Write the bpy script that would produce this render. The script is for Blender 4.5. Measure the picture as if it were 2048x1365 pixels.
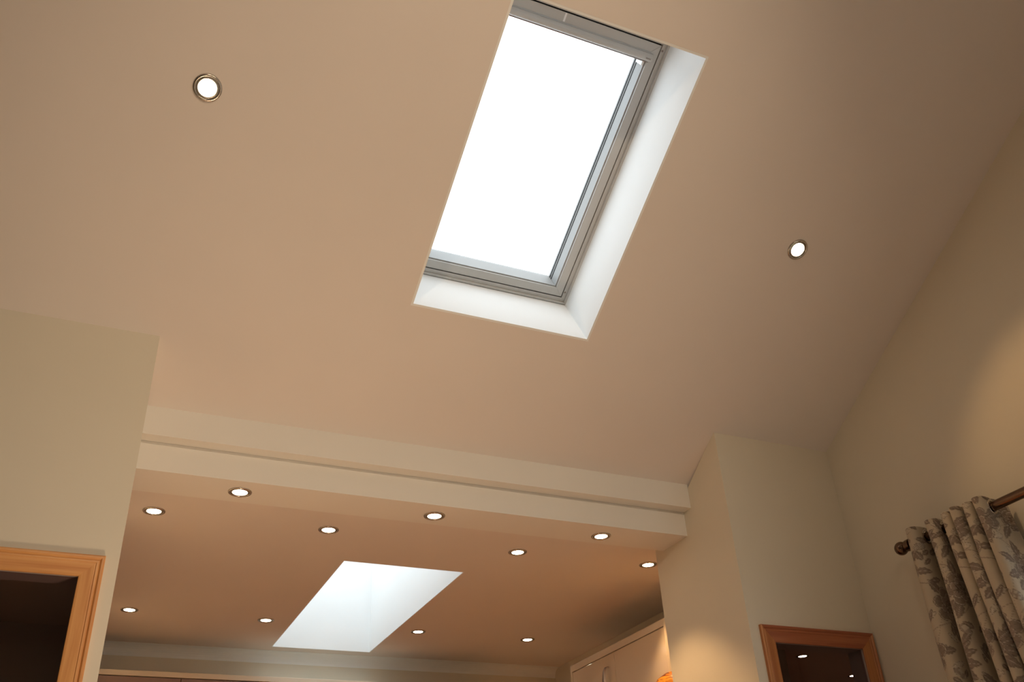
import bpy, bmesh, math, random
import numpy as np
from mathutils import Matrix, Vector

for o in list(bpy.data.objects):
    bpy.data.objects.remove(o, do_unlink=True)
scene = bpy.context.scene
COL = scene.collection

# ------------------------------------------------------------------ units
# The room was measured in "u" from the camera point: 1 u = 1.4 m, camera 1.0 m above the floor.
S, ZC = 1.4, 1.0
def U(p): return (S*p[0], S*p[1], ZC + S*p[2])
FLOOR = -ZC/S

# ------------------------------------------------------------------ camera
cam_d = bpy.data.cameras.new('camera'); cam = bpy.data.objects.new('camera', cam_d); COL.objects.link(cam)
rx = Vector((0.9113, -0.4089, -0.0485)); ry = -Vector((0.1811, 0.5038, -0.8446)); rz = -Vector((0.3698, 0.7609, 0.5332))
m = Matrix((rx, ry, rz)).transposed().to_4x4(); m.translation = Vector((0, 0, ZC))
cam.matrix_world = m
cam_d.sensor_width = 36.0; cam_d.lens = 1862.14/2048*36; cam_d.clip_start = 0.02
scene.camera = cam

# ------------------------------------------------------------------ world: bright white overcast sky
SKY = 2.9
w = bpy.data.worlds.new('sky'); scene.world = w; w.use_nodes = True
bg = w.node_tree.nodes['Background']
bg.inputs[0].default_value = (0.88, 0.96, 1.0, 1); bg.inputs[1].default_value = SKY

# ------------------------------------------------------------------ exposure
scene.view_settings.view_transform = 'Standard'; scene.view_settings.look = 'None'
scene.view_settings.gamma = 1.0; scene.view_settings.use_curve_mapping = False
scene.view_settings.exposure = 0.0

LAMP_COL = (1.0, 0.60, 0.27)
LAMP_K = 20.5      # watts of each kitchen spot
LAMP_M = 6.0       # watts of each straight spot in the vaulted room
FILL_A = 76.0      # watts of each added rear spot tilted to brighten the header
FILL_UP = 53.0     # watts of the added uplighter
WARM = (1.0, 0.76, 0.52)
LAMP_R = 13.0      # the dimmer spots along its right side
BULB = 28.0        # radiance of the lamp face

# ------------------------------------------------------------------ materials
def new_mat(name):
    mt = bpy.data.materials.new(name); mt.use_nodes = True
    return mt, mt.node_tree, mt.node_tree.nodes['Principled BSDF']
def paint(name, col, rough=0.9, bump=0.0, scale=60.0, var=0.03, spec=0.3):
    mt, nt, b = new_mat(name)
    tc = nt.nodes.new('ShaderNodeTexCoord')
    n = nt.nodes.new('ShaderNodeTexNoise'); n.inputs['Scale'].default_value = 3.0; n.inputs['Detail'].default_value = 3
    nt.links.new(tc.outputs['Object'], n.inputs['Vector'])
    mx = nt.nodes.new('ShaderNodeMix'); mx.data_type = 'RGBA'
    mx.inputs['A'].default_value = (*[c*(1-var) for c in col], 1); mx.inputs['B'].default_value = (*[min(1, c*(1+var)) for c in col], 1)
    nt.links.new(n.outputs['Fac'], mx.inputs['Factor']); nt.links.new(mx.outputs['Result'], b.inputs['Base Color'])
    b.inputs['Roughness'].default_value = rough
    b.inputs['Specular IOR Level'].default_value = spec
    if bump:
        n2 = nt.nodes.new('ShaderNodeTexNoise'); n2.inputs['Scale'].default_value = scale; n2.inputs['Detail'].default_value = 4
        nt.links.new(tc.outputs['Object'], n2.inputs['Vector'])
        bp = nt.nodes.new('ShaderNodeBump'); bp.inputs['Strength'].default_value = bump; bp.inputs['Distance'].default_value = 0.002
        nt.links.new(n2.outputs['Fac'], bp.inputs['Height']); nt.links.new(bp.outputs['Normal'], b.inputs['Normal'])
    return mt
def metal(name, col, rough):
    mt, nt, b = new_mat(name)
    b.inputs['Base Color'].default_value = (*col, 1); b.inputs['Metallic'].default_value = 1; b.inputs['Roughness'].default_value = rough
    tc = nt.nodes.new('ShaderNodeTexCoord'); n = nt.nodes.new('ShaderNodeTexNoise'); n.inputs['Scale'].default_value = 90
    nt.links.new(tc.outputs['Object'], n.inputs['Vector'])
    mr = nt.nodes.new('ShaderNodeMapRange'); mr.inputs['To Min'].default_value = rough*0.8; mr.inputs['To Max'].default_value = rough*1.25
    nt.links.new(n.outputs['Fac'], mr.inputs['Value']); nt.links.new(mr.outputs['Result'], b.inputs['Roughness'])
    return mt
def wood(name, c0, c1, axis, rough=0.4, freq=1.0):
    mt, nt, b = new_mat(name)
    tc = nt.nodes.new('ShaderNodeTexCoord'); mp = nt.nodes.new('ShaderNodeMapping')
    sc = [38*freq]*3; sc[axis] = 2.2*freq
    mp.inputs['Scale'].default_value = sc
    nt.links.new(tc.outputs['Object'], mp.inputs['Vector'])
    n = nt.nodes.new('ShaderNodeTexNoise'); n.inputs['Scale'].default_value = 1.0; n.inputs['Detail'].default_value = 5; n.inputs['Distortion'].default_value = 0.8
    nt.links.new(mp.outputs['Vector'], n.inputs['Vector'])
    cr = nt.nodes.new('ShaderNodeValToRGB'); cr.color_ramp.elements[0].position = 0.36; cr.color_ramp.elements[1].position = 0.62
    cr.color_ramp.elements[0].color = (*c0, 1); cr.color_ramp.elements[1].color = (*c1, 1)
    nt.links.new(n.outputs['Fac'], cr.inputs['Fac']); nt.links.new(cr.outputs['Color'], b.inputs['Base Color'])
    b.inputs['Roughness'].default_value = rough
    bp = nt.nodes.new('ShaderNodeBump'); bp.inputs['Strength'].default_value = 0.15; bp.inputs['Distance'].default_value = 0.001
    nt.links.new(n.outputs['Fac'], bp.inputs['Height']); nt.links.new(bp.outputs['Normal'], b.inputs['Normal'])
    return mt
def glass(name, tint=(1, 1, 1)):
    mt = bpy.data.materials.new(name); mt.use_nodes = True; nt = mt.node_tree
    for n in list(nt.nodes): nt.nodes.remove(n)
    out = nt.nodes.new('ShaderNodeOutputMaterial'); tr = nt.nodes.new('ShaderNodeBsdfTransparent'); gl = nt.nodes.new('ShaderNodeBsdfGlossy')
    fr = nt.nodes.new('ShaderNodeFresnel'); fr.inputs['IOR'].default_value = 1.5
    mx = nt.nodes.new('ShaderNodeMixShader'); tr.inputs['Color'].default_value = (*tint, 1); gl.inputs['Roughness'].default_value = 0.01
    ge = nt.nodes.new('ShaderNodeNewGeometry'); iv = nt.nodes.new('ShaderNodeMath'); iv.operation = 'SUBTRACT'; iv.inputs[0].default_value = 1
    mu = nt.nodes.new('ShaderNodeMath'); mu.operation = 'MULTIPLY'
    nt.links.new(ge.outputs['Backfacing'], iv.inputs[1]); nt.links.new(iv.outputs[0], mu.inputs[0]); nt.links.new(fr.outputs[0], mu.inputs[1])
    nt.links.new(mu.outputs[0], mx.inputs[0]); nt.links.new(tr.outputs[0], mx.inputs[1]); nt.links.new(gl.outputs[0], mx.inputs[2])
    nt.links.new(mx.outputs[0], out.inputs[0])
    return mt
def emit(name, col, k):
    mt = bpy.data.materials.new(name); mt.use_nodes = True; nt = mt.node_tree
    for n in list(nt.nodes): nt.nodes.remove(n)
    out = nt.nodes.new('ShaderNodeOutputMaterial'); e = nt.nodes.new('ShaderNodeEmission')
    e.inputs[0].default_value = (*col, 1); e.inputs[1].default_value = k
    nt.links.new(e.outputs[0], out.inputs[0]); return mt

M_CEIL = paint('ceiling_paint', (0.79, 0.735, 0.70), 0.95, 0.08)
M_WALL = paint('wall_paint_magnolia', (0.75, 0.70, 0.59), 0.92, 0.12)
M_HEAD = paint('header_paint_magnolia', (0.82, 0.80, 0.76), 0.92, 0.12)
M_WHITE = paint('white_reveal_paint', (0.88, 0.90, 0.91), 0.7, 0.03)
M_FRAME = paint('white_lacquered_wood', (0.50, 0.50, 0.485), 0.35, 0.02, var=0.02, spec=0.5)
M_BAR = paint('grey_aluminium_bar', (0.50, 0.50, 0.49), 0.35, spec=0.5)
M_PLAST = paint('white_plastic', (0.85, 0.86, 0.88), 0.4, spec=0.5)
M_DARK = paint('black_rubber_seal', (0.02, 0.02, 0.022), 0.6)
M_BEAD = paint('darkened_sash_bead', (0.36, 0.37, 0.375), 0.5)  # sash bead darkened in colour to hold down its skylit brightness
M_OPAL = glass('tinted_rooflight_glazing', (0.96, 0.96, 0.95))
M_GLASS = glass('clear_glass'); M_GLASS2 = glass('smoked_glass', (0.76, 0.72, 0.73))
M_PINE_H = wood('pine_grain_horizontal', (0.60, 0.25, 0.075), (0.74, 0.37, 0.13), 0)
M_RED_H = wood('stained_pine_grain_horizontal', (0.34, 0.10, 0.045), (0.46, 0.165, 0.075), 0)
M_RED_V = wood('stained_pine_grain_vertical', (0.40, 0.14, 0.05), (0.54, 0.23, 0.08), 2)
M_PINE_V = wood('pine_grain_vertical', (0.60, 0.25, 0.075), (0.74, 0.37, 0.13), 2)
M_FLOOR = wood('oak_floor', (0.30, 0.22, 0.15), (0.38, 0.29, 0.20), 1, 0.45, 0.5)
M_FLOORK = paint('terracotta_tiles', (0.44, 0.22, 0.11), 0.5)
M_STONE = paint('pale_stone', (0.42, 0.36, 0.29), 0.9)
M_CAB = paint('cream_gloss_lacquer', (0.74, 0.62, 0.47), 0.12, spec=0.5, var=0.01)
M_CAB2 = paint('cream_matt_lacquer', (0.74, 0.64, 0.50), 0.4, spec=0.5, var=0.01)
M_CABD = paint('brown_lacquer', (0.30, 0.20, 0.17), 0.4, spec=0.5, var=0.02)
M_CHROME = metal('brushed_chrome', (0.55, 0.52, 0.48), 0.25)
M_BRONZE = metal('antique_bronze', (0.16, 0.105, 0.075), 0.2)
M_STEEL = metal('dark_brushed_steel', (0.30, 0.25, 0.22), 0.35)
M_BULB = emit('lamp_face', (1.0, 0.86, 0.62), BULB)
M_WORK = paint('dark_worktop', (0.09, 0.08, 0.08), 0.3)

# ------------------------------------------------------------------ mesh helpers
class MB:
    def __init__(s, tf=U): s.v = []; s.f = []; s.tf = tf; s.smooth = False
    def add(s, vs, fs):
        b = len(s.v); s.v += [s.tf(p) for p in vs]; s.f += [tuple(b+i for i in f) for f in fs]; return s
    def box(s, x0, x1, y0, y1, z0, z1):
        vs = [(x, y, z) for x in (x0, x1) for y in (y0, y1) for z in (z0, z1)]
        return s.add(vs, [(0,1,3,2),(4,6,7,5),(0,4,5,1),(2,3,7,6),(0,2,6,4),(1,5,7,3)])
    def prism_x(s, poly, x0, x1):      # poly of (y,z) extruded along x
        n = len(poly); vs = [(x0, *p) for p in poly] + [(x1, *p) for p in poly]
        return s.add(vs, [tuple(range(n))[::-1], tuple(range(n, 2*n))] + [(i, (i+1)%n, n+(i+1)%n, n+i) for i in range(n)])
    def prism_y(s, poly, y0, y1):      # poly of (x,z)
        n = len(poly); vs = [(p[0], y0, p[1]) for p in poly] + [(p[0], y1, p[1]) for p in poly]
        return s.add(vs, [tuple(range(n))[::-1], tuple(range(n, 2*n))] + [(i, (i+1)%n, n+(i+1)%n, n+i) for i in range(n)])
    def lathe(s, c, axis, prof, seg=32, cap=True):   # prof of (radius, height along axis)
        a = Vector(axis).normalized(); t = Vector((1, 0, 0)) if abs(a.x) < .9 else Vector((0, 1, 0))
        p = a.cross(t).normalized(); q = a.cross(p); c = Vector(c); vs = []; fs = []; n = len(prof)
        for k in range(seg):
            th = 2*math.pi*k/seg
            d = p*math.cos(th) + q*math.sin(th)
            vs += [tuple(c + d*r + a*h) for r, h in prof]
        for k in range(seg):
            k2 = (k+1) % seg
            for i in range(n-1): fs.append((k*n+i, k*n+i+1, k2*n+i+1, k2*n+i))
        if cap:
            fs.append(tuple(k*n for k in range(seg))); fs.append(tuple(k*n+n-1 for k in range(seg))[::-1])
        return s.add(vs, fs)
    def build(s, name, mat, parent=None, bevel=0.0, smooth=False, origin=None):
        me = bpy.data.meshes.new(name)
        o = bpy.data.objects.new(name, me); COL.objects.link(o)
        if origin is None and parent is not None: origin = parent['_o']
        if origin is None:
            a = np.array(s.v); origin = (float(a[:,0].mean()), float(a[:,1].mean()), float(a[:,2].min()))
        vv = [tuple(Vector(p)-Vector(origin)) for p in s.v]
        me.from_pydata(vv, [], s.f); me.update()
        bm = bmesh.new(); bm.from_mesh(me); bmesh.ops.recalc_face_normals(bm, faces=bm.faces)
        if bevel: bmesh.ops.bevel(bm, geom=[e for e in bm.edges if e.is_manifold and e.calc_face_angle(0) > .5], offset=bevel, segments=2, affect='EDGES', profile=.6)
        bm.to_mesh(me); bm.free()
        if smooth:
            for p in me.polygons: p.use_smooth = True
            me.set_sharp_from_angle(angle=math.radians(40))
        me.materials.append(mat)
        if parent is not None: o.parent = parent      # parents are unrotated empties/meshes whose origin is '_o'
        if parent is None: o.location = origin
        o['_o'] = origin
        return o
def empty(name, loc):
    o = bpy.data.objects.new(name, None); COL.objects.link(o); o.location = loc; o['_o'] = tuple(loc); o.empty_display_size = .05
    return o
def tag(o, label, cat=None, group=None, kind=None):
    o['label'] = label
    if cat: o['category'] = cat
    if group: o['group'] = group
    if kind: o['kind'] = kind
    return o

# slope of the vaulted ceiling: n.p = D0 ; coordinates (x, t, h): t up the slope, h above its face
SL = 0.518897911; sn, cs = math.sin(SL), math.cos(SL); D0 = 2.11102
def SLP(p):
    x, t, h = p
    return U((x, -cs*t + sn*(D0+h), sn*t + cs*(D0+h)))
def zs(y): return (D0 - sn*y)/cs
RIDGE_Y = 0.55; RIDGE_Z = zs(RIDGE_Y)
def zs2(y): return RIDGE_Z - (RIDGE_Y-y)*math.tan(SL)
XL, XR, YF, YB = -3.9, 2.108, 2.06, -0.9
T_RIDGE = (RIDGE_Z*sn - RIDGE_Y*cs)   # t of the ridge (p.e2)

# ================================================================== SETTING
# ---- vaulted ceiling with the roof window opening
WX0, WX1, WT0, WT1, WH = 0.634, 1.138, -0.946, -0.152, 0.215
t_low = (zs(2.30)*sn - 2.30*cs)
mb = MB(SLP)
TH = WH + .07
mb.box(XL-.1, WX0-.006, t_low, T_RIDGE+.12, 0, TH); mb.box(WX1+.006, XR+.1, t_low, T_RIDGE+.12, 0, TH)
mb.box(WX0-.006, WX1+.006, t_low, WT0-.006, 0, TH); mb.box(WX0-.006, WX1+.006, WT1+.006, T_RIDGE+.12, 0, TH)
mb.tf = U
mb.prism_x([(RIDGE_Y, RIDGE_Z), (YB-.1, zs2(YB-.1)), (YB-.1, zs2(YB-.1)+.3), (RIDGE_Y, RIDGE_Z+.33)], XL-.1, XR+.1)
ceiling = tag(mb.build('ceiling', M_CEIL), 'warm cream vaulted ceiling sloping down to the kitchen opening', 'ceiling', kind='structure')

# ---- walls in front (either side of the kitchen opening)
XO0, XO1 = 0.055, 1.67
LF = (-0.392, 0.028, -0.25, 0.698)     # outer rectangle of the pine architrave, left
RF = (1.702, 2.101, -0.25, 0.671)      # right
IN = 0.038
def wall_with_hole(x0, x1, fr, name, label):
    mb = MB(); y0, y1 = YF, YF+.06
    a, b, c, d = fr[0]+IN, fr[1]-IN, fr[2]+IN, fr[3]-IN
    mb.box(x0, a, y0, y1, FLOOR, d); mb.box(b, x1, y0, y1, FLOOR, d); mb.box(a, b, y0, y1, FLOOR, c)
    mb.prism_x([(y0, d), (y1, d), (y1, zs(y1)), (y0, zs(y0))], x0, x1)
    return mb
mb = wall_with_hole(XL, XO0, LF, '', '')
mb.prism_x([(YF+.06, FLOOR), (2.46, FLOOR), (2.46, 1.1), (2.3, 1.1), (YF+.06, zs(YF+.06))], 0.0, XO0)
tag(mb.build('wall_front_left', M_WALL), 'cream wall left of the kitchen opening with a pine framed dark window', 'wall', kind='structure')
mb = wall_with_hole(XO1, XR, RF, '', '')
mb.prism_x([(YF+.06, FLOOR), (2.46, FLOOR), (2.46, 1.1), (2.3, 1.1), (YF+.06, zs(YF+.06))], XO1, XO1+.05)
tag(mb.build('wall_front_right', M_WALL), 'cream pier right of the kitchen opening, lamp glow on its inner side', 'wall', kind='structure')

# ---- stepped header over the opening
mb = MB(); mb.prism_x([(2.235, 1.077), (2.30, 1.077), (2.30, zs(2.30)), (2.235, zs(2.235))], XO0, XO1)
tag(mb.build('trim_1', M_HEAD), 'upper step of the cream header over the kitchen opening', 'header', kind='structure')
mb = MB(); mb.box(XO0, XO1, 2.275, 2.415, 1.0, 1.0765); mb.box(XO0, XO1, 2.3005, 2.415, 1.0765, 1.2)
tag(mb.build('trim_2', M_HEAD), 'lower beam of the stepped header, three downlights in its underside', 'beam', kind='structure')

# ---- side and rear walls of the vaulted room
def gable(x0, x1, win=None):
    mb = MB()
    if win:
        a, b, c, d = win
        mb.prism_x([(YB-.1, FLOOR), (a, FLOOR), (a, zs2(a)), (YB-.1, zs2(YB-.1))], x0, x1)
        mb.prism_x([(b, FLOOR), (YF, FLOOR), (YF, zs(YF)), (b, zs(b))], x0, x1)
        mb.box(x0, x1, a, b, FLOOR, c)
        mb.prism_x([(a, d), (b, d), (b, zs(b)), (RIDGE_Y, RIDGE_Z), (a, zs2(a))], x0, x1)
    else:
        mb.prism_x([(YB-.1, FLOOR), (YF+.06, FLOOR), (YF+.06, zs(YF+.06)), (RIDGE_Y, RIDGE_Z), (YB-.1, zs2(YB-.1))], x0, x1)
    return mb
RW = (-0.80, 1.40, FLOOR+.1, 0.76)
tag(gable(XR, XR+.1, RW).build('wall_right', M_WALL), 'shaded cream wall on the right rising to the sloping ceiling', 'wall', kind='structure')
tag(gable(XL-.1, XL).build('wall_left', M_WALL), 'cream wall on the far left of the vaulted room', 'wall', kind='structure')
zt = zs2(YB)
mb = MB(); mb.box(XL, XR, YB-.1, YB, FLOOR, zt-.02)
tag(mb.build('wall_back', M_WALL), 'plain cream rear wall behind the camera', 'wall', kind='structure')
mb = MB(); mb.box(XL-.1, 4.5, YB-.1, 2.2, FLOOR-.05, FLOOR)
tag(mb.build('floor', M_FLOOR), 'light oak boarded floor', 'floor', kind='structure')
mb = MB(); mb.box(XL-.1, 4.5, 2.2, 4.4, FLOOR-.05, FLOOR)
tag(mb.build('floor', M_FLOORK), 'brown tiled kitchen floor', 'floor', kind='structure')

mb = MB(); mb.box(-12, 12, -12, 12, FLOOR-.2, FLOOR-.1)
tag(mb.build('ground', M_STONE), 'pale stone terrace around the house', 'ground', kind='structure')
# ---- kitchen shell
KZ, KB = 1.03, 4.062
K0, K1 = 0.726*KZ, 1.127*KZ           # flat rooflight opening
KY0, KY1 = 2.788*KZ, 3.846*KZ
mb = MB()
KE = .022
mb.box(-.0, K0-.004, 2.415, KB+.08, KZ, KZ+.04); mb.box(K1+.004, 2.12, 2.415, KB+.08, KZ, KZ+.04)
mb.box(K0-.004, K1+.004, 2.415, KY0-.004, KZ, KZ+.04); mb.box(K0-.004, K1+.004, KY1+.004, KB+.08, KZ, KZ+.04)
M_KCEIL = M_CEIL
tag(mb.build('ceiling', M_KCEIL), 'flat kitchen ceiling glowing orange brown under the downlights', 'ceiling', kind='structure')
mb = MB(); mb.box(-.001, 2.12, KB, KB+.08, FLOOR, KZ)
tag(mb.build('wall_kitchen_back', M_WALL), 'cream kitchen wall behind the wall cupboards', 'wall', kind='structure')
mb = MB(); mb.box(0.0, 0.04, 2.46, KB, FLOOR, KZ)
tag(mb.build('wall_kitchen_left', M_WALL), 'cream kitchen side wall hidden behind the left pier', 'wall', kind='structure')
mb = MB(); mb.box(2.1, 2.12, 2.48, KB, FLOOR, KZ); mb.box(XO1+.05, 2.12, 2.46, 2.48, FLOOR, KZ)
tag(mb.build('wall_kitchen_right', M_WALL), 'cream kitchen side wall behind the tall cream unit', 'wall', kind='structure')
# coving
def cove(n=7, r=.042):
    pts = [(KB, KZ), (KB-r, KZ)]
    for i in range(n+1):
        a = math.pi/2*i/n
        pts.append((KB-r + r*math.sin(a)*1.0, KZ-.001 - r*(1-math.cos(a))))
    return pts
mb = MB(); mb.prism_x(cove(), 0.04, 2.1)
tag(mb.build('trim_3', M_WHITE, smooth=False), 'pale coving along the back of the kitchen ceiling', 'coving', kind='structure')

# ---- neighbouring dark rooms seen through the pine framed panes
mb = MB()
mb.box(XL-.1, 0, 3.84, 3.9, FLOOR, 1.03); mb.box(XL-.1, 0, YF+.06, 3.9, 1.03, 1.07); mb.box(XL-.1, XL-.02, YF+.06, 3.84, FLOOR, 1.03)
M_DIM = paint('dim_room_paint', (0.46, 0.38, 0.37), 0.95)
tag(mb.build('wall_side_room_left', M_DIM), 'dark side room seen through the left pine framed pane', 'wall', kind='structure')
mb = MB()
mb.box(2.12, 4.5, 4.2, 4.3, FLOOR, 1.0); mb.box(2.12, 4.5, YF, 4.3, 1.0, 1.04); mb.box(4.4, 4.5, YF+.06, 4.2, FLOOR, 1.0); mb.box(XR+.1, 4.5, YF, YF+.06, FLOOR, 1.0)
mb.box(XO1+.05, 2.12, YF+.06, 2.46, 1.0, 1.04)
tag(mb.build('wall_side_room_right', M_DIM), 'dark side room seen through the right pine framed pane', 'wall', kind='structure')

# ================================================================== WINDOWS
# ---- roof window
org = SLP((0.886, -0.55, WH))
win1 = tag(empty('window_1', org), 'white framed roof window in a deep white reveal in the sloping ceiling', 'window', kind='structure')
def sb(): return MB(SLP)
e = .006
sb().box(WX1, WX1+e, WT0-e, WT1+e, 0.0005, WH+.03).build('reveal_panel', M_WHITE, win1)
sb().box(WX0-e, WX0, WT0-e, WT1+e, 0.0005, WH+.03).build('reveal_panel', M_WHITE, win1)
sb().box(WX0, WX1, WT0-e, WT0, 0.0005, WH+.03).build('reveal_panel', M_WHITE, win1)
sb().box(WX0, WX1, WT1, WT1+e, 0.0005, WH+.03).build('reveal_panel', M_WHITE, win1)
# fixed outer frame: four members with a raised bead round their outer edge
def ring(name, o, i, h0, h1, mat, names=None, bevel=.0012):
    """mitred rectangle of four members; o,i = (x0,x1,t0,t1)"""
    for k, (A, B) in enumerate((((0,2),(1,2)), ((1,2),(1,3)), ((1,3),(0,3)), ((0,3),(0,2)))):
        pts = []
        for (ax, at) in (A, B):
            pts.append((o[ax], o[at]))
        for (ax, at) in (B, A):
            pts.append((i[ax], i[at]))
        mb = sb(); vs = [(p[0], p[1], h0) for p in pts] + [(p[0], p[1], h1) for p in pts]
        mb.add(vs, [(0,1,2,3),(7,6,5,4)] + [(j,(j+1)%4,4+(j+1)%4,4+j) for j in range(4)])
        mb.build(name, mat, win1, bevel=bevel)
def inset(r, d): return (r[0]+d, r[1]-d, r[2]+d, r[3]-d)
R0 = (WX0, WX1, WT0+.002, WT1-.002)
ring('edge_bead', R0, inset(R0, .0055), WH-.008, WH+.03, M_FRAME)
ring('outer_frame', inset(R0, .0055), inset(R0, .0165), WH, WH+.03, M_FRAME)
ring('gap_seal', inset(R0, .0165), inset(R0, .0200), WH+.012, WH+.03, M_DARK, bevel=0)
SA = inset(R0, .0200); SB_ = inset(R0, .0435)
ring('sash_rail', SA, SB_, WH-.001, WH+.075, M_FRAME)
# fine step moulding on the inner edge of the sash
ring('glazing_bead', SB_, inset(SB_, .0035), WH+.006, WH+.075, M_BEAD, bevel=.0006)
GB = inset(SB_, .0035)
for h0, h1 in ((WH+.0480, WH+.0520), (WH+.0600, WH+.0655)):
    for xa, xb in ((GB[1]-.0012, GB[1]), (GB[0], GB[0]+.0012)):
        sb().box(xa, xb, GB[2], GB[3], h0, h1).build('glass_seal', M_DARK, win1)
sb().box(GB[0]-.004, GB[1]+.004, GB[2]-.004, GB[3]+.004, WH+.066, WH+.069).build('glass_pane', M_GLASS, win1)
# ventilation / blind bar across the top of the sash
prof = [(-.0135, 0.0), (-.0125, -.008), (-.008, -.0125), (-.002, -.0135), (.003, -.011), (.0075, -.0075), (.0085, -.0015), (.0125, -.0005), (.0125, .004), (-.0135, .004)]
tb = SB_[3] - .0115
def bar(x0, x1, pr, name, mat, par):
    mb = sb(); n = len(pr)
    vs = [(x, tb+p[0], WH+p[1]) for x in (x0, x1) for p in pr]
    mb.add(vs, [tuple(range(n)), tuple(range(n, 2*n))[::-1]] + [(i, (i+1)%n, n+(i+1)%n, n+i) for i in range(n)])
    return mb.build(name, mat, par, smooth=True)
bobj = bar(SB_[0]-.008, SB_[1]+.004, prof, 'ventilation_bar', M_BAR, win1)
bar(SB_[0]-.008, SB_[1]+.004, [(-.0165, .004), (-.0165, -.001), (-.0145, -.002), (-.0138, .004)], 'bar_lip', M_STEEL, win1)
bar(SB_[1]+.004, SB_[1]+.0085, [(p[0]*.97, p[1]*.97) for p in prof], 'end_cap', M_FRAME, win1)
sb().box(SB_[1]-.011, SB_[1]+.002, tb-.0065, tb-.0035, WH-.0150, WH-.012).build('slot', M_STEEL, win1)
sb().box(.836, .841, SB_[3]+.001, SA[3]-.001, WH-.0018, WH-.0005).build('catch_plate', M_PLAST, win1)
sb().box(SB_[1]-.0095, SB_[1]-.0036, SB_[3]-.040, SB_[3]-.024, WH+.004, WH+.045).build('pivot_block', M_PLAST, win1, bevel=.003)
for t in (SA[3]-.012, SA[2]+.015):
    for x in (SA[1]+.0075, SA[0]-.0075):
        sb().lathe((x, t, WH+.0005), (0, 0, -1), [(.0, 0), (.0032, 0), (.0032, .0006), (.0018, .001), (.0, .0006)], 12, cap=False).build('screw_cap', M_STEEL, win1)

# ---- flat rooflight in the kitchen: a deep white shaft up to its glass
win2 = tag(empty('window_2', U((.95, 3.4, KZ))), 'flat rooflight shaft glowing white in the kitchen ceiling', 'window', kind='structure')
SH = .42
MB().box(K0-.004, K0, KY0-.004, KY1+.004, KZ+.0005, KZ+SH).build('reveal_panel', M_WHITE, win2)
MB().box(K1, K1+.004, KY0-.004, KY1+.004, KZ+.0005, KZ+SH).build('reveal_panel', M_WHITE, win2)
MB().box(K0, K1, KY0-.004, KY0, KZ+.0005, KZ+SH).build('reveal_panel', M_WHITE, win2)
MB().box(K0, K1, KY1, KY1+.004, KZ+.0005, KZ+SH).build('reveal_panel', M_WHITE, win2)
MB().box(K0-.01, K1+.01, KY0-.01, KY1+.01, KZ+SH, KZ+SH+.006).build('glass_pane', M_OPAL, win2)

# ---- pine framed internal windows
PROF = [(0, 0), (0, .0125), (.0025, .0150), (.0060, .0150), (.0080, .0125), (.0095, .0105), (.0115, .0118), (.0150, .0120), (.0165, .0098), (.0185, .0100), (.0400, .0070), (.0440, .0060), (.0450, .0045), (.0450, 0)]
def pine_window(name, fr, label, MH, MV):
    x0, x1, z0, z1 = fr
    r = tag(empty(name, U(((x0+x1)/2, YF, z0))), label, 'window', kind='structure')
    C4 = [(x0, z0, 1, 1), (x1, z0, -1, 1), (x1, z1, -1, -1), (x0, z1, 1, -1)]
    for k in range(4):
        A, B = C4[k], C4[(k+1) % 4]
        mb = MB(); vs = []
        for c in (A, B):
            for wd, dp in PROF:
                vs.append((c[0]+c[2]*wd, YF-dp*.72, c[1]+c[3]*wd))
        n = len(PROF)
        mb.add(vs, [tuple(range(n)), tuple(range(n, 2*n))[::-1]] + [(i, (i+1)%n, n+(i+1)%n, n+i) for i in range(n)])
        mb.build('architrave', MH if k % 2 == 0 else MV, r)
    a, b, c, d = x0+IN, x1-IN, z0+IN, z1-IN
    q = .0068
    for bx in ((a, a+q, c, d), (b-q, b, c, d), (a+q, b-q, c, c+q), (a+q, b-q, d-q, d)):
        MB().box(bx[0], bx[1], YF+.0003, YF+.06, bx[2], bx[3]).build('lining', M_DIM, r)
    MB().box(a+q, b-q, YF+.006, YF+.009, c+q, d-q).build('glass_pane', M_GLASS2, r)
    return r
pine_window('window_3', LF, 'dark glazed window in a honey pine architrave left of the kitchen opening', M_PINE_H, M_PINE_V)
pine_window('window_4', RF, 'dark glazed window in a reddish pine architrave beside the curtain', M_RED_H, M_RED_V)

# ---- unseen window behind the curtain, made into large added doors for daylight
def plain_window(name, label, axis, rect, plane, depth, mull):
    a, b, c, d = rect; f = .045
    def bx(p0, p1, q0, q1):
        mb = MB()
        if axis == 'x': mb.box(plane, plane+depth, p0, p1, q0, q1)
        else: mb.box(p0, p1, plane, plane+depth, q0, q1)
        return mb
    o = U((plane, (a+b)/2, c)) if axis == 'x' else U(((a+b)/2, plane, c))
    r = tag(empty(name, o), label, 'window', kind='structure')
    bx(a, b, c, c+f).build('frame_rail', M_PLAST, r); bx(a, b, d-f, d).build('frame_rail', M_PLAST, r)
    n = mull
    for i in range(n+1):
        p = a + (b-a-f)*i/n
        bx(p, p+f, c+f, d-f).build('frame_post', M_PLAST, r)
    for i in range(n):
        p = a + (b-a-f)*i/n + f; q = a + (b-a-f)*(i+1)/n
        mb = MB()
        if axis == 'x': mb.box(plane+depth*.4, plane+depth*.45, p, q, c+f, d-f)
        else: mb.box(p, q, plane+depth*.4, plane+depth*.45, c+f, d-f)
        mb.build('glass_pane', M_GLASS, r)
    return r
plain_window('window_5', 'white glazed doors, unseen and added for daylight, in the right wall beside the curtain', 'x', RW, XR+.03, .05, 3)

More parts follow.
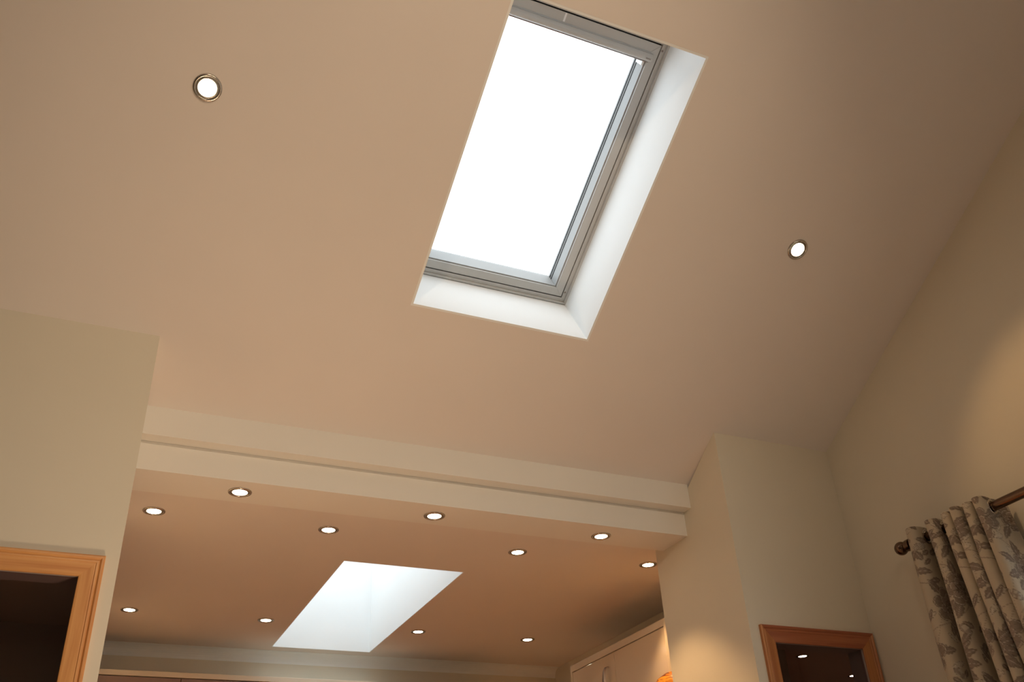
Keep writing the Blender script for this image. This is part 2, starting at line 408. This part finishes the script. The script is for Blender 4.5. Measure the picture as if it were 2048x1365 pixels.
def portal(loc, rot, sx, sy):
    l = bpy.data.lights.new('sky_portal', 'AREA'); l.shape = 'RECTANGLE'; l.size = sx; l.size_y = sy; l.cycles.is_portal = True
    o = bpy.data.objects.new('sky_portal', l); COL.objects.link(o); o.matrix_world = rot.to_4x4(); o.location = loc
def basis(zaxis, xaxis):
    z = Vector(zaxis).normalized(); x = Vector(xaxis).normalized(); y = z.cross(x)
    return Matrix((x, y, z)).transposed()
portal(SLP((.886, (WT0+WT1)/2, WH+.08)), basis((0, sn, cs), (1, 0, 0)), .5*S, .8*S)
portal(U(((K0+K1)/2, (KY0+KY1)/2, KZ+SH+.02)), basis((0, 0, 1), (1, 0, 0)), .42*S, 1.1*S)
portal(U((XR+.11, (RW[0]+RW[1])/2, (RW[2]+RW[3])/2)), basis((1, 0, 0), (0, 1, 0)), (RW[1]-RW[0])*S, (RW[3]-RW[2])*S)

# ================================================================== DOWNLIGHTS
def lathe_mesh(name, prof, mat, seg=28):
    mb = MB(lambda p: p); mb.lathe((0, 0, 0), (0, 0, -1), prof, seg, cap=False)
    me = bpy.data.meshes.new(name); me.from_pydata(mb.v, [], mb.f); me.update()
    bm = bmesh.new(); bm.from_mesh(me); bmesh.ops.remove_doubles(bm, verts=bm.verts, dist=1e-6); bmesh.ops.recalc_face_normals(bm, faces=bm.faces); bm.to_mesh(me); bm.free()
    for p in me.polygons: p.use_smooth = True
    me.materials.append(mat); return me
# heights measured downwards from the ceiling face
ME_RING = lathe_mesh('trim_ring', [(.0430, 0), (.0425, .0025), (.0400, .0042), (.0365, .0048), (.0345, .0035), (.0335, .0005), (.0335, 0), (.0430, 0)], M_CHROME)
ME_GIMB = lathe_mesh('gimbal', [(.0330, .0004), (.0320, .0030), (.0300, .0040), (.0275, .0030), (.0265, .0004), (.0330, .0004)], M_CHROME)
ME_LENS = lathe_mesh('lamp_lens', [(.0262, .0004), (.0255, .0026), (.0200, .0036), (.0100, .0042), (0.0001, .0044)], M_BULB)
spot_data = {}
def spot(kind):
    if kind not in spot_data:
        p = {'k': LAMP_K, 'd': 30.0, 'm': LAMP_M, 'r': LAMP_R, 'a': FILL_A, 'w': LAMP_R}[kind]
        l = bpy.data.lights.new('lamp_beam', 'SPOT'); l.energy = p; l.color = LAMP_COL
        l.spot_size = math.radians(100); l.spot_blend = 0.7; l.shadow_soft_size = .025
        if kind == 'k': l.spot_size = math.radians(94); l.spot_blend = 0.45
        if kind == 'w': l.spot_size = math.radians(86); l.spot_blend = 0.55
        if kind == 'a': l.spot_size = math.radians(75); l.spot_blend = 1.0; l.color = WARM
        spot_data[kind] = l
    return spot_data[kind]
DL0 = None
def downlight(p, n, label, group, kind):
    """p in u, n = outward (upward) normal of the ceiling"""
    r = bpy.data.objects.new('downlight', None); COL.objects.link(r); r.empty_display_size = .04
    mt = basis(n, (1, 0, 0)).to_4x4(); mt.translation = Vector(U(p)); r.matrix_world = mt
    for nm, me in (('trim_ring', ME_RING), ('gimbal', ME_GIMB), ('lamp_lens', ME_LENS)):
        o = bpy.data.objects.new(nm, me); COL.objects.link(o); o.parent = r
    if kind:
        o = bpy.data.objects.new('lamp_beam', spot(kind)); COL.objects.link(o); o.parent = r; o.location = (0, 0, -.012)
        if kind == 'w': o.rotation_euler = (mt.to_3x3().inverted() @ Vector((.27, -.40, -.87))).to_track_quat('-Z', 'Y').to_euler()
        if kind == 'a':      # added rear spots, beam tilted to brighten the header over the opening
            aim = Vector(U((.60, 2.235, 1.18))) - mt @ Vector((0, 0, -.012))
            o.rotation_euler = (mt.to_3x3().inverted() @ aim).to_track_quat('-Z', 'Y').to_euler()
    return tag(r, label, 'light', group)
N0 = (0, 0, 1); NS = (0, sn, cs)
ys = 1.52
downlight((0.045, ys, zs(ys)), NS, 'glaring downlight in the sloping ceiling left of the roof window', 'downlights in the sloping ceiling', 'm')
downlight((1.640, ys+.002, zs(ys+.002)), NS, 'bright downlight in the sloping ceiling right of the roof window', 'downlights in the sloping ceiling', 'w')
GB_ = 'downlights in the beam underside'
for x, y, lb in ((.324, 2.345, 'leftmost of the three downlights under the header beam'), (.866, 2.350, 'middle downlight of the three under the header beam'), (1.408, 2.354, 'downlight under the header beam nearest the right pier')):
    downlight((x, y, 1.0), N0, lb, GB_, 'k')
GK = 'downlights in the flat kitchen ceiling'
for x, y, lb in ((.132, 2.540, 'kitchen ceiling downlight close to the left pier, in the row behind the beam'),
                 (.611, 2.540, 'kitchen ceiling downlight behind the beam, in front of the rooflight left edge'),
                 (1.220, 2.557, 'kitchen ceiling downlight behind the beam, right of the rooflight'),
                 (1.691, 2.544, 'kitchen ceiling downlight touching the edge of the right pier'),
                 (.154, 3.473, 'far kitchen downlight nearest the left pier edge'),
                 (.626, 3.485, 'far kitchen downlight just left of the white rooflight'),
                 (1.219, 3.497, 'far kitchen downlight just right of the white rooflight'),
                 (1.695, 3.503, 'far kitchen downlight nearest the cream wall unit')):
    downlight((x*KZ, y*KZ, KZ), N0, lb, GK, 'k')
downlight((3.0825, 3.4634, 1.0), N0, 'brighter downlight glinting behind the right pine framed pane', 'downlights in the right side room', 'd')
downlight((3.6323, 3.7403, 1.0), N0, 'small faint downlight low behind the right pine framed pane', 'downlights in the right side room', 'd')
downlight((-.2615, 3.277, 1.03), N0, 'downlight behind the left pine framed pane at the frame edge', 'downlights in the left side room', 'd')
# unseen downlights added to light the room: rear slope and left bay
yr = -.42; NR = (0, -sn, cs)
downlight((-1.55, ys, zs(ys)), NS, 'added downlight in the far left bay of the sloping ceiling', 'downlights in the sloping ceiling', 'm')
for x, lb in ((-1.55, 'added left downlight in the rear slope of the vaulted ceiling'), (0.045, 'added middle downlight in the rear slope of the vaulted ceiling'), (.85, 'added right of centre downlight in the rear slope of the vaulted ceiling'), (1.64, 'added right downlight in the rear slope of the vaulted ceiling')):
    downlight((x, yr, zs2(yr)), NR, lb, 'added downlights in the rear slope', 'r' if x > 1 else ('a' if x > 0 else 'm'))

# ================================================================== KITCHEN UNITS
# tall wall unit on the right side, doors facing left
CX, CZ1, CZ0, CY0, CY1 = 1.85, .885, -.05, 2.725, 3.443
cab = tag(empty('wall_unit', U((CX, (CY0+CY1)/2, CZ0))), 'cream gloss wall unit with two doors behind the right pier', 'cabinet')
fr = .0285
MB().box(CX, 2.1, CY0, CY0+.014, CZ0, CZ1).build('side_panel', M_CAB2, cab, bevel=.001)
MB().box(CX, 2.1, CY1-.014, CY1, CZ0, CZ1).build('side_panel', M_CAB2, cab, bevel=.001)
MB().box(CX, 2.1, CY0+.014, CY1-.014, CZ1-.0245, CZ1).build('top_rail', M_CAB2, cab, bevel=.001)
MB().box(CX, 2.1, CY0+.014, CY1-.014, CZ0, CZ0+.014).build('bottom_panel', M_CAB2, cab, bevel=.001)
MB().box(2.09, 2.1, CY0+.014, CY1-.014, CZ0+.014, CZ1-.0245).build('back_panel', M_CAB2, cab)
ym = 3.092
for (a, b) in ((CY0+.016, ym-.001), (ym+.001, CY1-.016)):
    d = MB().box(CX+.001, CX+.015, a, b, CZ0+.016, CZ1-.0275).build('door', M_CAB, cab, bevel=.0015)
    if b > 3.2:
        y = 3.137
        h = MB()
        secs = [(.815, .0035, .0), (.811, .0060, .012), (.795, .0070, .020), (.765, .0085, .024), (.70, .0100, .026), (.60, .0100, .026), (.53, .0085, .024), (.50, .0060, .012), (.497, .0035, 0)]
        vs = []; fs = []
        for z, w_, o_ in secs:
            vs += [(CX-o_, y-w_, z), (CX-o_-.006, y-w_*.6, z), (CX-o_-.006, y+w_*.6, z), (CX-o_, y+w_, z)]
        for i in range(len(secs)-1):
            for j in range(4): fs.append((i*4+j, i*4+(j+1)%4, i*4+4+(j+1)%4, i*4+4+j))
        fs += [(0, 1, 2, 3), tuple(len(vs)-4+j for j in range(4))[::-1]]
        hh = h.add(vs, fs).build('handle', M_STEEL, d, smooth=True)
        hh.parent = d; hh['label'] = 'tapering dark grey metal bow handle'
# low unit with the amber vase standing on it, behind the pier
low = tag(empty('tall_unit', U((1.9, 2.58, FLOOR))), 'narrow cream unit carrying the orange jar behind the right pier', 'cabinet')
LZ = .44
MB().box(1.725, 2.098, 2.485, 2.705, FLOOR, LZ-.02).build('body', M_CAB2, low, bevel=.002)
MB().box(1.722, 2.099, 2.483, 2.710, LZ-.0195, LZ).build('top_board', M_CAB2, low, bevel=.002)
MB().box(1.711, 1.7245, 2.489, 2.701, FLOOR+.1, LZ-.024).build('door', M_CAB, low, bevel=.002)
VC = (1.785, 2.600)
vz = .6730
k = (vz-LZ)/.20
vp = [(0.0001, 0), (.045, 0), (.064, .015), (.084, .050), (.096, .095), (.095, .125), (.086, .155), (.068, .180), (.042, .195), (.018, .1995), (.0001, .2)]
mb = MB(); mb.lathe((VC[0], VC[1], LZ), (0, 0, 1), [(r, h*k) for r, h in vp], 40, cap=False)
mt, nt, b = new_mat('orange_streaked_glaze')
tc = nt.nodes.new('ShaderNodeTexCoord'); mp = nt.nodes.new('ShaderNodeMapping'); mp.inputs['Scale'].default_value = (8, 8, 22); mp.inputs['Rotation'].default_value = (.5, .4, 0)
nz = nt.nodes.new('ShaderNodeTexNoise'); nz.inputs['Scale'].default_value = 1.6; nz.inputs['Distortion'].default_value = 1.5
cr = nt.nodes.new('ShaderNodeValToRGB'); cr.color_ramp.elements[0].position = .40; cr.color_ramp.elements[1].position = .6
cr.color_ramp.elements[0].color = (.28, .05, .01, 1); cr.color_ramp.elements[1].color = (1.0, .40, .04, 1)
nt.links.new(tc.outputs['Object'], mp.inputs['Vector']); nt.links.new(mp.outputs['Vector'], nz.inputs['Vector']); nt.links.new(nz.outputs['Fac'], cr.inputs['Fac']); nt.links.new(cr.outputs['Color'], b.inputs['Base Color'])
b.inputs['Roughness'].default_value = .25; b.inputs['Coat Weight'].default_value = .5
tag(mb.build('round_jar', mt, smooth=True), 'glossy dome topped orange streaked jar peeping out behind the right pier', 'jar')

# run of wall cupboards along the back wall, with a pale cornice board
YC = 3.85; CT = .884
xs_ = [0.045, .395, .83, 1.265, 1.70]
corn = tag(MB().box(.043, 1.72, YC-.004, KB-.001, CT-.0195, CT).build('cornice_board', M_CAB2, bevel=.002), 'pale cornice board running over the back wall cupboards', 'cornice')
LB = ['brown wall cupboard at the left end of the back wall run', 'brown wall cupboard second from the left under the pale cornice', 'brown wall cupboard under the pale cornice below the rooflight', 'brown wall cupboard at the right end of the back wall run']
for i in range(4):
    a, b2 = xs_[i], xs_[i+1]
    if i == 0: a = .045
    c = tag(empty('wall_cupboard', U(((a+b2)/2, YC, .35))), LB[i], 'cabinet', 'cupboards along the kitchen back wall')
    MB().box(a+.0005, b2-.0005, YC+.016, KB-.001, .35, CT-.020).build('body', M_CABD, c)
    d = MB().box(a+.0015, b2-.0015, YC, YC+.0145, .352, CT-.022).build('door', M_CABD, c, bevel=.0015)
    MB().box(b2-.03, b2-.022, YC-.014, YC-.0005, .38, .50).build('handle', M_CHROME, d, bevel=.003)

# base units below, for the light they give back and for other viewpoints
bu = tag(empty('base_unit', U((.9, 3.8, FLOOR))), 'run of cream base units below the back wall cupboards', 'cabinet')
MB().box(.045, 1.7, 3.65, KB-.001, FLOOR, FLOOR+.6).build('body', M_CAB2, bu)
for i in range(4): MB().box(xs_[i]+.002, xs_[i+1]-.002, 3.636, 3.6495, FLOOR+.1, FLOOR+.595).build('door', M_CAB2, bu, bevel=.0015)
MB().box(.045, 1.7, 3.625, KB-.001, FLOOR+.6005, FLOOR+.63).build('worktop', M_WORK, bu)

# made-up bowl uplighter, added out of view to brighten ceiling and header
upx, upy, upz = .34, 1.53, -.22
ul = tag(empty('added_uplighter', U((upx, upy, FLOOR))), 'added bronze floor uplighter with an open bowl, unseen below the header', 'added light')
MB().lathe((upx, upy, FLOOR), (0, 0, 1), [(0, 0), (.10, 0), (.10, .008), (.03, .018), (.012, .03), (0, .03)], 36, cap=False).build('base', M_BRONZE, ul, smooth=True)
MB().lathe((upx, upy, FLOOR+.03), (0, 0, 1), [(0, 0), (.009, 0), (.009, upz-.03-FLOOR-.03), (0, upz-.03-FLOOR-.03)], 20, cap=False).build('pole', M_BRONZE, ul, smooth=True)
MB().lathe((upx, upy, upz-.03), (0, 0, 1), [(0, 0), (.03, .002), (.075, .018), (.105, .045), (.102, .045), (.073, .021), (.03, .006), (0, .004)], 40, cap=False).build('bowl', M_CHROME, ul, smooth=True)
ld = bpy.data.lights.new('added_uplight', 'SPOT'); ld.energy = FILL_UP; ld.color = (1.0, .70, .43); ld.spot_size = math.radians(128); ld.spot_blend = 1; ld.shadow_soft_size = .12
lo = bpy.data.objects.new('added_uplight', ld); COL.objects.link(lo); lo.parent = ul; lo.location = (0, 0, (upz+.016-FLOOR)*S); lo.rotation_euler = (math.pi, 0, 0)

# ================================================================== CURTAIN POLE
PX, PZ = 2.040, .8365
pole = tag(empty('curtain_pole', U((PX, .6, PZ))), 'dark bronze curtain pole with a ball finial on the right wall', 'curtain pole')
PR = .0125
MB().lathe((PX, 1.785, PZ), (0, -1, 0), [(0, 0), (PR, 0), (PR, 2.538), (0, 2.538)], 28, cap=False).build('pole', M_BRONZE, pole, smooth=True)
for yy, dr in ((1.785, 1), (-.753, -1)):
    MB().lathe((PX, yy, PZ), (0, dr, 0), [(0, -.001), (.0148, -.001), (.0155, .003), (.0148, .006), (.009, .0075), (.0085, .009)] + [(.0188*math.sin(a), .0255-.0188*math.cos(a)) for a in np.linspace(.47, math.pi-.001, 14)], 32, cap=False).build('finial', M_BRONZE, pole, smooth=True)
for yy in (1.779, .2, -.72):
    MB().lathe((PX+.008, yy, PZ), (1, 0, 0), [(0, 0), (.006, 0), (.006, XR-PX-.012), (.018, XR-PX-.011), (.018, XR-PX-.0085), (0, XR-PX-.0085)], 20, cap=False).build('bracket', M_BRONZE, pole, smooth=True)
    MB().lathe((PX, yy+.005, PZ), (0, -1, 0), [(PR+.0003, 0), (PR+.0035, 0), (PR+.0035, .010), (PR+.0003, .010)], 28, cap=False).build('bracket_ring', M_BRONZE, pole, smooth=True)

# ================================================================== CURTAIN
# printed pattern: a repeating drawing of grey-brown flowers, leaves and stems on cream
def pattern(N=900, seed=5):
    rng = np.random.RandomState(seed)
    img = np.zeros((N, N, 3)); img[:] = (0.50, 0.44, 0.345)
    DK = np.array((.13, .10, .085)); MD = np.array((.25, .205, .175)); LT = np.array((.66, .60, .50))
    W = [None, None]
    def loc(cx, cy, R=.15):
        k = int(R*N)+2
        iy = np.arange(int(cy*N)-k, int(cy*N)+k+1); ix = np.arange(int(cx*N)-k, int(cx*N)+k+1)
        W[0] = np.ix_(iy % N, ix % N)
        gx, gy = np.meshgrid(ix/N-cx, iy/N-cy)
        return gx, gy
    def blend(mask, c, a=1.0):
        m = (np.clip(mask, 0, 1)*a)[..., None]; img[W[0]] = img[W[0]]*(1-m)+c*m
    def soft(d, w=.0016): return np.clip(.5 - d/w, 0, 1)
    def stem(pts, wdt=.0035):
        pts = np.array(pts); ts = np.linspace(0, 1, 70)
        for t in ts:
            p = ((1-t)**3)*pts[0]+3*t*(1-t)**2*pts[1]+3*t*t*(1-t)*pts[2]+t**3*pts[3]
            dx, dy = loc(p[0] % 1, p[1] % 1, .008)
            blend(soft(np.hypot(dx, dy)-wdt), MD, .8)
    def leaf(cx, cy, a, L, W, dark=True):
        dx, dy = loc(cx, cy); u = dx*math.cos(a)+dy*math.sin(a); v = -dx*math.sin(a)+dy*math.cos(a)
        s = np.clip(u/L, 0, 1); half = W*np.sin(np.pi*s**.8)*(1+.12*np.sin(u/L*26))
        inside = (u > 0) & (u < L)
        d = np.where(inside, np.abs(v)-half, 1)
        blend(soft(d), MD if dark else LT*.8); blend(soft(np.abs(d+.004)-.0014)*inside, DK, .8)
        blend(soft(np.abs(v)-.0014)*inside*(np.abs(v) < half), LT, .6)
        ve = np.abs(((u-np.abs(v)*1.2)/L*9) % 1-.5)*L/9
        blend(soft(ve-.001)*inside*(np.abs(v) < half*.85), DK, .45)
    def flower(cx, cy, R, n, a0):
        dx, dy = loc(cx, cy); r = np.hypot(dx, dy); ph = np.arctan2(dy, dx)+a0
        for k, (sc, col) in enumerate(((1.0, MD), (.68, MD*1.25), (.40, DK*1.3))):
            pet = np.abs(np.sin(n*.5*(ph+k*.4)))
            rad = R*sc*(.62+.38*pet**.5)
            d = r-rad
            blend(soft(d), col, .95); blend(soft(np.abs(d+.006*sc)-.0016), LT, .75); blend(soft(np.abs(d)-.0016), DK, .8)
            st = np.abs(((ph*n*2/np.pi) % 1)-.5)
            blend(soft(st*.05-.004, .004)*(d < -.01)*(r > R*sc*.45), DK, .35)
        blend(soft(np.abs(((r/R*16) % 1)-.5)*.06-.006, .008)*(r < R*.28), LT, .5)
    def bud(cx, cy, a, L):
        dx, dy = loc(cx, cy); u = dx*math.cos(a)+dy*math.sin(a); v = -dx*math.sin(a)+dy*math.cos(a)
        d = np.hypot(u/L, v/(L*.55))-1
        blend(soft(d*L), LT*.72); blend(soft(np.abs(d*L)-.0018), DK, .9)
        chk = (np.abs((((u+v)/L*5) % 1)-.5) < .18) | (np.abs((((u-v)/L*5) % 1)-.5) < .18)
        blend(soft(d*L)*chk, MD, .7)
    F = [(.16, .18, .125, 6), (.66, .10, .095, 5), (.42, .46, .135, 7), (.88, .52, .115, 6), (.14, .72, .11, 5), (.62, .82, .125, 7), (.92, .86, .07, 5)]
    for i in range(len(F)):
        a, b_ = F[i], F[(i+2) % len(F)]
        stem([(a[0], a[1]), (a[0]+rng.uniform(-.2, .2), a[1]+.2), (b_[0]+rng.uniform(-.2, .2), b_[1]-.15), (b_[0], b_[1])])
    for i in range(90):
        leaf(rng.rand(), rng.rand(), rng.uniform(0, 6.28), rng.uniform(.06, .12), rng.uniform(.013, .024), rng.rand() < .8)
    for x, y, R, n in F:
        for k in range(5):
            a = rng.uniform(0, 6.28); leaf((x+R*.8*math.cos(a)) % 1, (y+R*.8*math.sin(a)) % 1, a, rng.uniform(.08, .13), rng.uniform(.022, .032))
        flower(x, y, R, n, rng.uniform(0, 3))
    for x, y in ((.32, .04), (.30, .86), (.70, .36), (.04, .44), (.50, .64), (.82, .27)):
        bud(x, y, rng.uniform(0, 6.28), .042)
    return img
PAT = pattern()
PK = [1.812, 1.732, 1.668, 1.616, 1.580, 1.545, 1.512, 1.45]    # y of each outward fold (first and last only steer the ends)
def fold_path(spread):
    """plan view of the cloth: theta/2pi = fold number"""
    th = np.linspace(-math.pi*.95, 2*math.pi*5+math.pi*.98, 700)
    f = th/(2*math.pi)
    y = np.interp(f, np.arange(-1, 7), PK)
    y = np.where(f > 5, np.interp(f, [5, 5.5], [PK[6], 1.487]), y)
    amp = .040 + .006*np.sin(f*2.3+1)
    x = PX - amp*np.cos(th)
    y = y - .0085*np.sin(2*th)
    return x, y, f
x0, y0, f0 = fold_path(1)
seg = np.hypot(np.diff(x0), np.diff(y0)); arc = np.concatenate([[0], np.cumsum(seg)])
L = arc[-1]; ncol = int(L*S/.0030)
aa = np.linspace(0, L, ncol)
cx_ = np.interp(aa, arc, x0); cy_ = np.interp(aa, arc, y0); cf_ = np.interp(aa, arc, f0)
ztop = .8625; zmid = .25; zbot = FLOOR+.02
rows = np.concatenate([np.arange(ztop, zmid, -.0030/S), np.linspace(zmid-.01, zbot, 40)])
rng = np.random.RandomState(3)
V = np.zeros((len(rows), ncol, 3)); Cc = np.zeros((len(rows), ncol, 4)); Cc[..., 3] = 1
for j, z in enumerate(rows):
    dn = (ztop - z)
    flare = 1 + .16*dn/.45*(1 if dn < .45 else .45/dn*(1+.1*(dn-.45)))
    yref = 1.765
    Y = yref + (cy_-yref)*flare + .004*np.sin(cf_*5+dn*6)*min(1, dn/.2)
    X = PX + (cx_-PX)*(1+.10*min(1, dn/.3)) + .003*np.sin(cf_*9+dn*5)*min(1, dn/.1)
    X = np.minimum(X, XR-.012)
    V[j] = np.stack([X*S, Y*S, np.full(ncol, ZC+z*S)], 1)
    uu = (aa*S/.56) % 1; vv = ((z-ztop)*S/.56) % 1
    ii = (vv*899).astype(int); jj = (uu*899).astype(int)
    Cc[j, :, :3] = PAT[ii, jj]
me = bpy.data.meshes.new('curtain'); nr = len(rows)
idx = np.arange(nr*ncol).reshape(nr, ncol)
quads = np.stack([idx[:-1, :-1], idx[:-1, 1:], idx[1:, 1:], idx[1:, :-1]], -1).reshape(-1, 4)
ctr = V[:-1, :-1] + (V[1:, 1:]-V[:-1, :-1])*.5
hole = np.hypot(ctr[..., 0]-PX*S, ctr[..., 2]-(ZC+PZ*S)) < .0175*S
quads = quads[~hole.reshape(-1)]
corg = Vector((PX*S, 1.6*S, 0.03)); Vf = V.reshape(-1, 3) - np.array(corg)
me.vertices.add(len(Vf)); me.vertices.foreach_set('co', Vf.astype(np.float32).ravel())
me.loops.add(quads.size); me.loops.foreach_set('vertex_index', quads.astype(np.int32).ravel())
me.polygons.add(len(quads)); me.polygons.foreach_set('loop_start', (np.arange(len(quads))*4).astype(np.int32))
me.polygons.foreach_set('use_smooth', np.ones(len(quads), dtype=bool))
me.update(calc_edges=True)
ca = me.color_attributes.new('print', 'FLOAT_COLOR', 'POINT'); ca.data.foreach_set('color', Cc.reshape(-1, 4).astype(np.float32).ravel())
mt, nt, b = new_mat('printed_cotton')
at_ = nt.nodes.new('ShaderNodeAttribute'); at_.attribute_name = 'print'
nt.links.new(at_.outputs['Color'], b.inputs['Base Color']); b.inputs['Roughness'].default_value = .9
b.inputs['Specular IOR Level'].default_value = .2; b.inputs['Sheen Weight'].default_value = .15
tc = nt.nodes.new('ShaderNodeTexCoord'); nz = nt.nodes.new('ShaderNodeTexNoise'); nz.inputs['Scale'].default_value = 700
bp = nt.nodes.new('ShaderNodeBump'); bp.inputs['Strength'].default_value = .15; bp.inputs['Distance'].default_value = .001
nt.links.new(tc.outputs['Object'], nz.inputs['Vector']); nt.links.new(nz.outputs['Fac'], bp.inputs['Height']); nt.links.new(bp.outputs['Normal'], b.inputs['Normal'])
me.materials.append(mt)
cur = empty('curtain', corg)
tag(cur, 'cream eyelet curtain with grey brown flower print gathered on the bronze pole', 'curtain')
clo = bpy.data.objects.new('cloth', me); COL.objects.link(clo); clo.parent = cur
sm = clo.modifiers.new('thickness', 'SOLIDIFY'); sm.thickness = .0015; sm.offset = 0
# eyelets where the cloth crosses the pole
cross = [i for i in range(len(aa)-1) if (cx_[i]-PX)*(cx_[i+1]-PX) <= 0]
for i in cross:
    tx, ty = cx_[min(i+3, len(aa)-1)]-cx_[i-3], cy_[min(i+3, len(aa)-1)]-cy_[i-3]
    nrm = (ty, -tx, 0); ln = math.hypot(tx, ty)
    dn = ztop-PZ; fl = 1 + .16*dn/.45
    mb = MB(); mb.lathe((PX, 1.765+(cy_[i]-1.765)*fl, PZ), nrm, [(.0150, -.0014), (.0185, -.0018), (.0200, -.0008), (.0200, .0008), (.0185, .0018), (.0150, .0014), (.0150, -.0014)], 24, cap=False)
    mb.build('eyelet', M_CHROME, cur, smooth=True)

for o in bpy.data.objects:
    if '_o' in o.keys(): del o['_o']
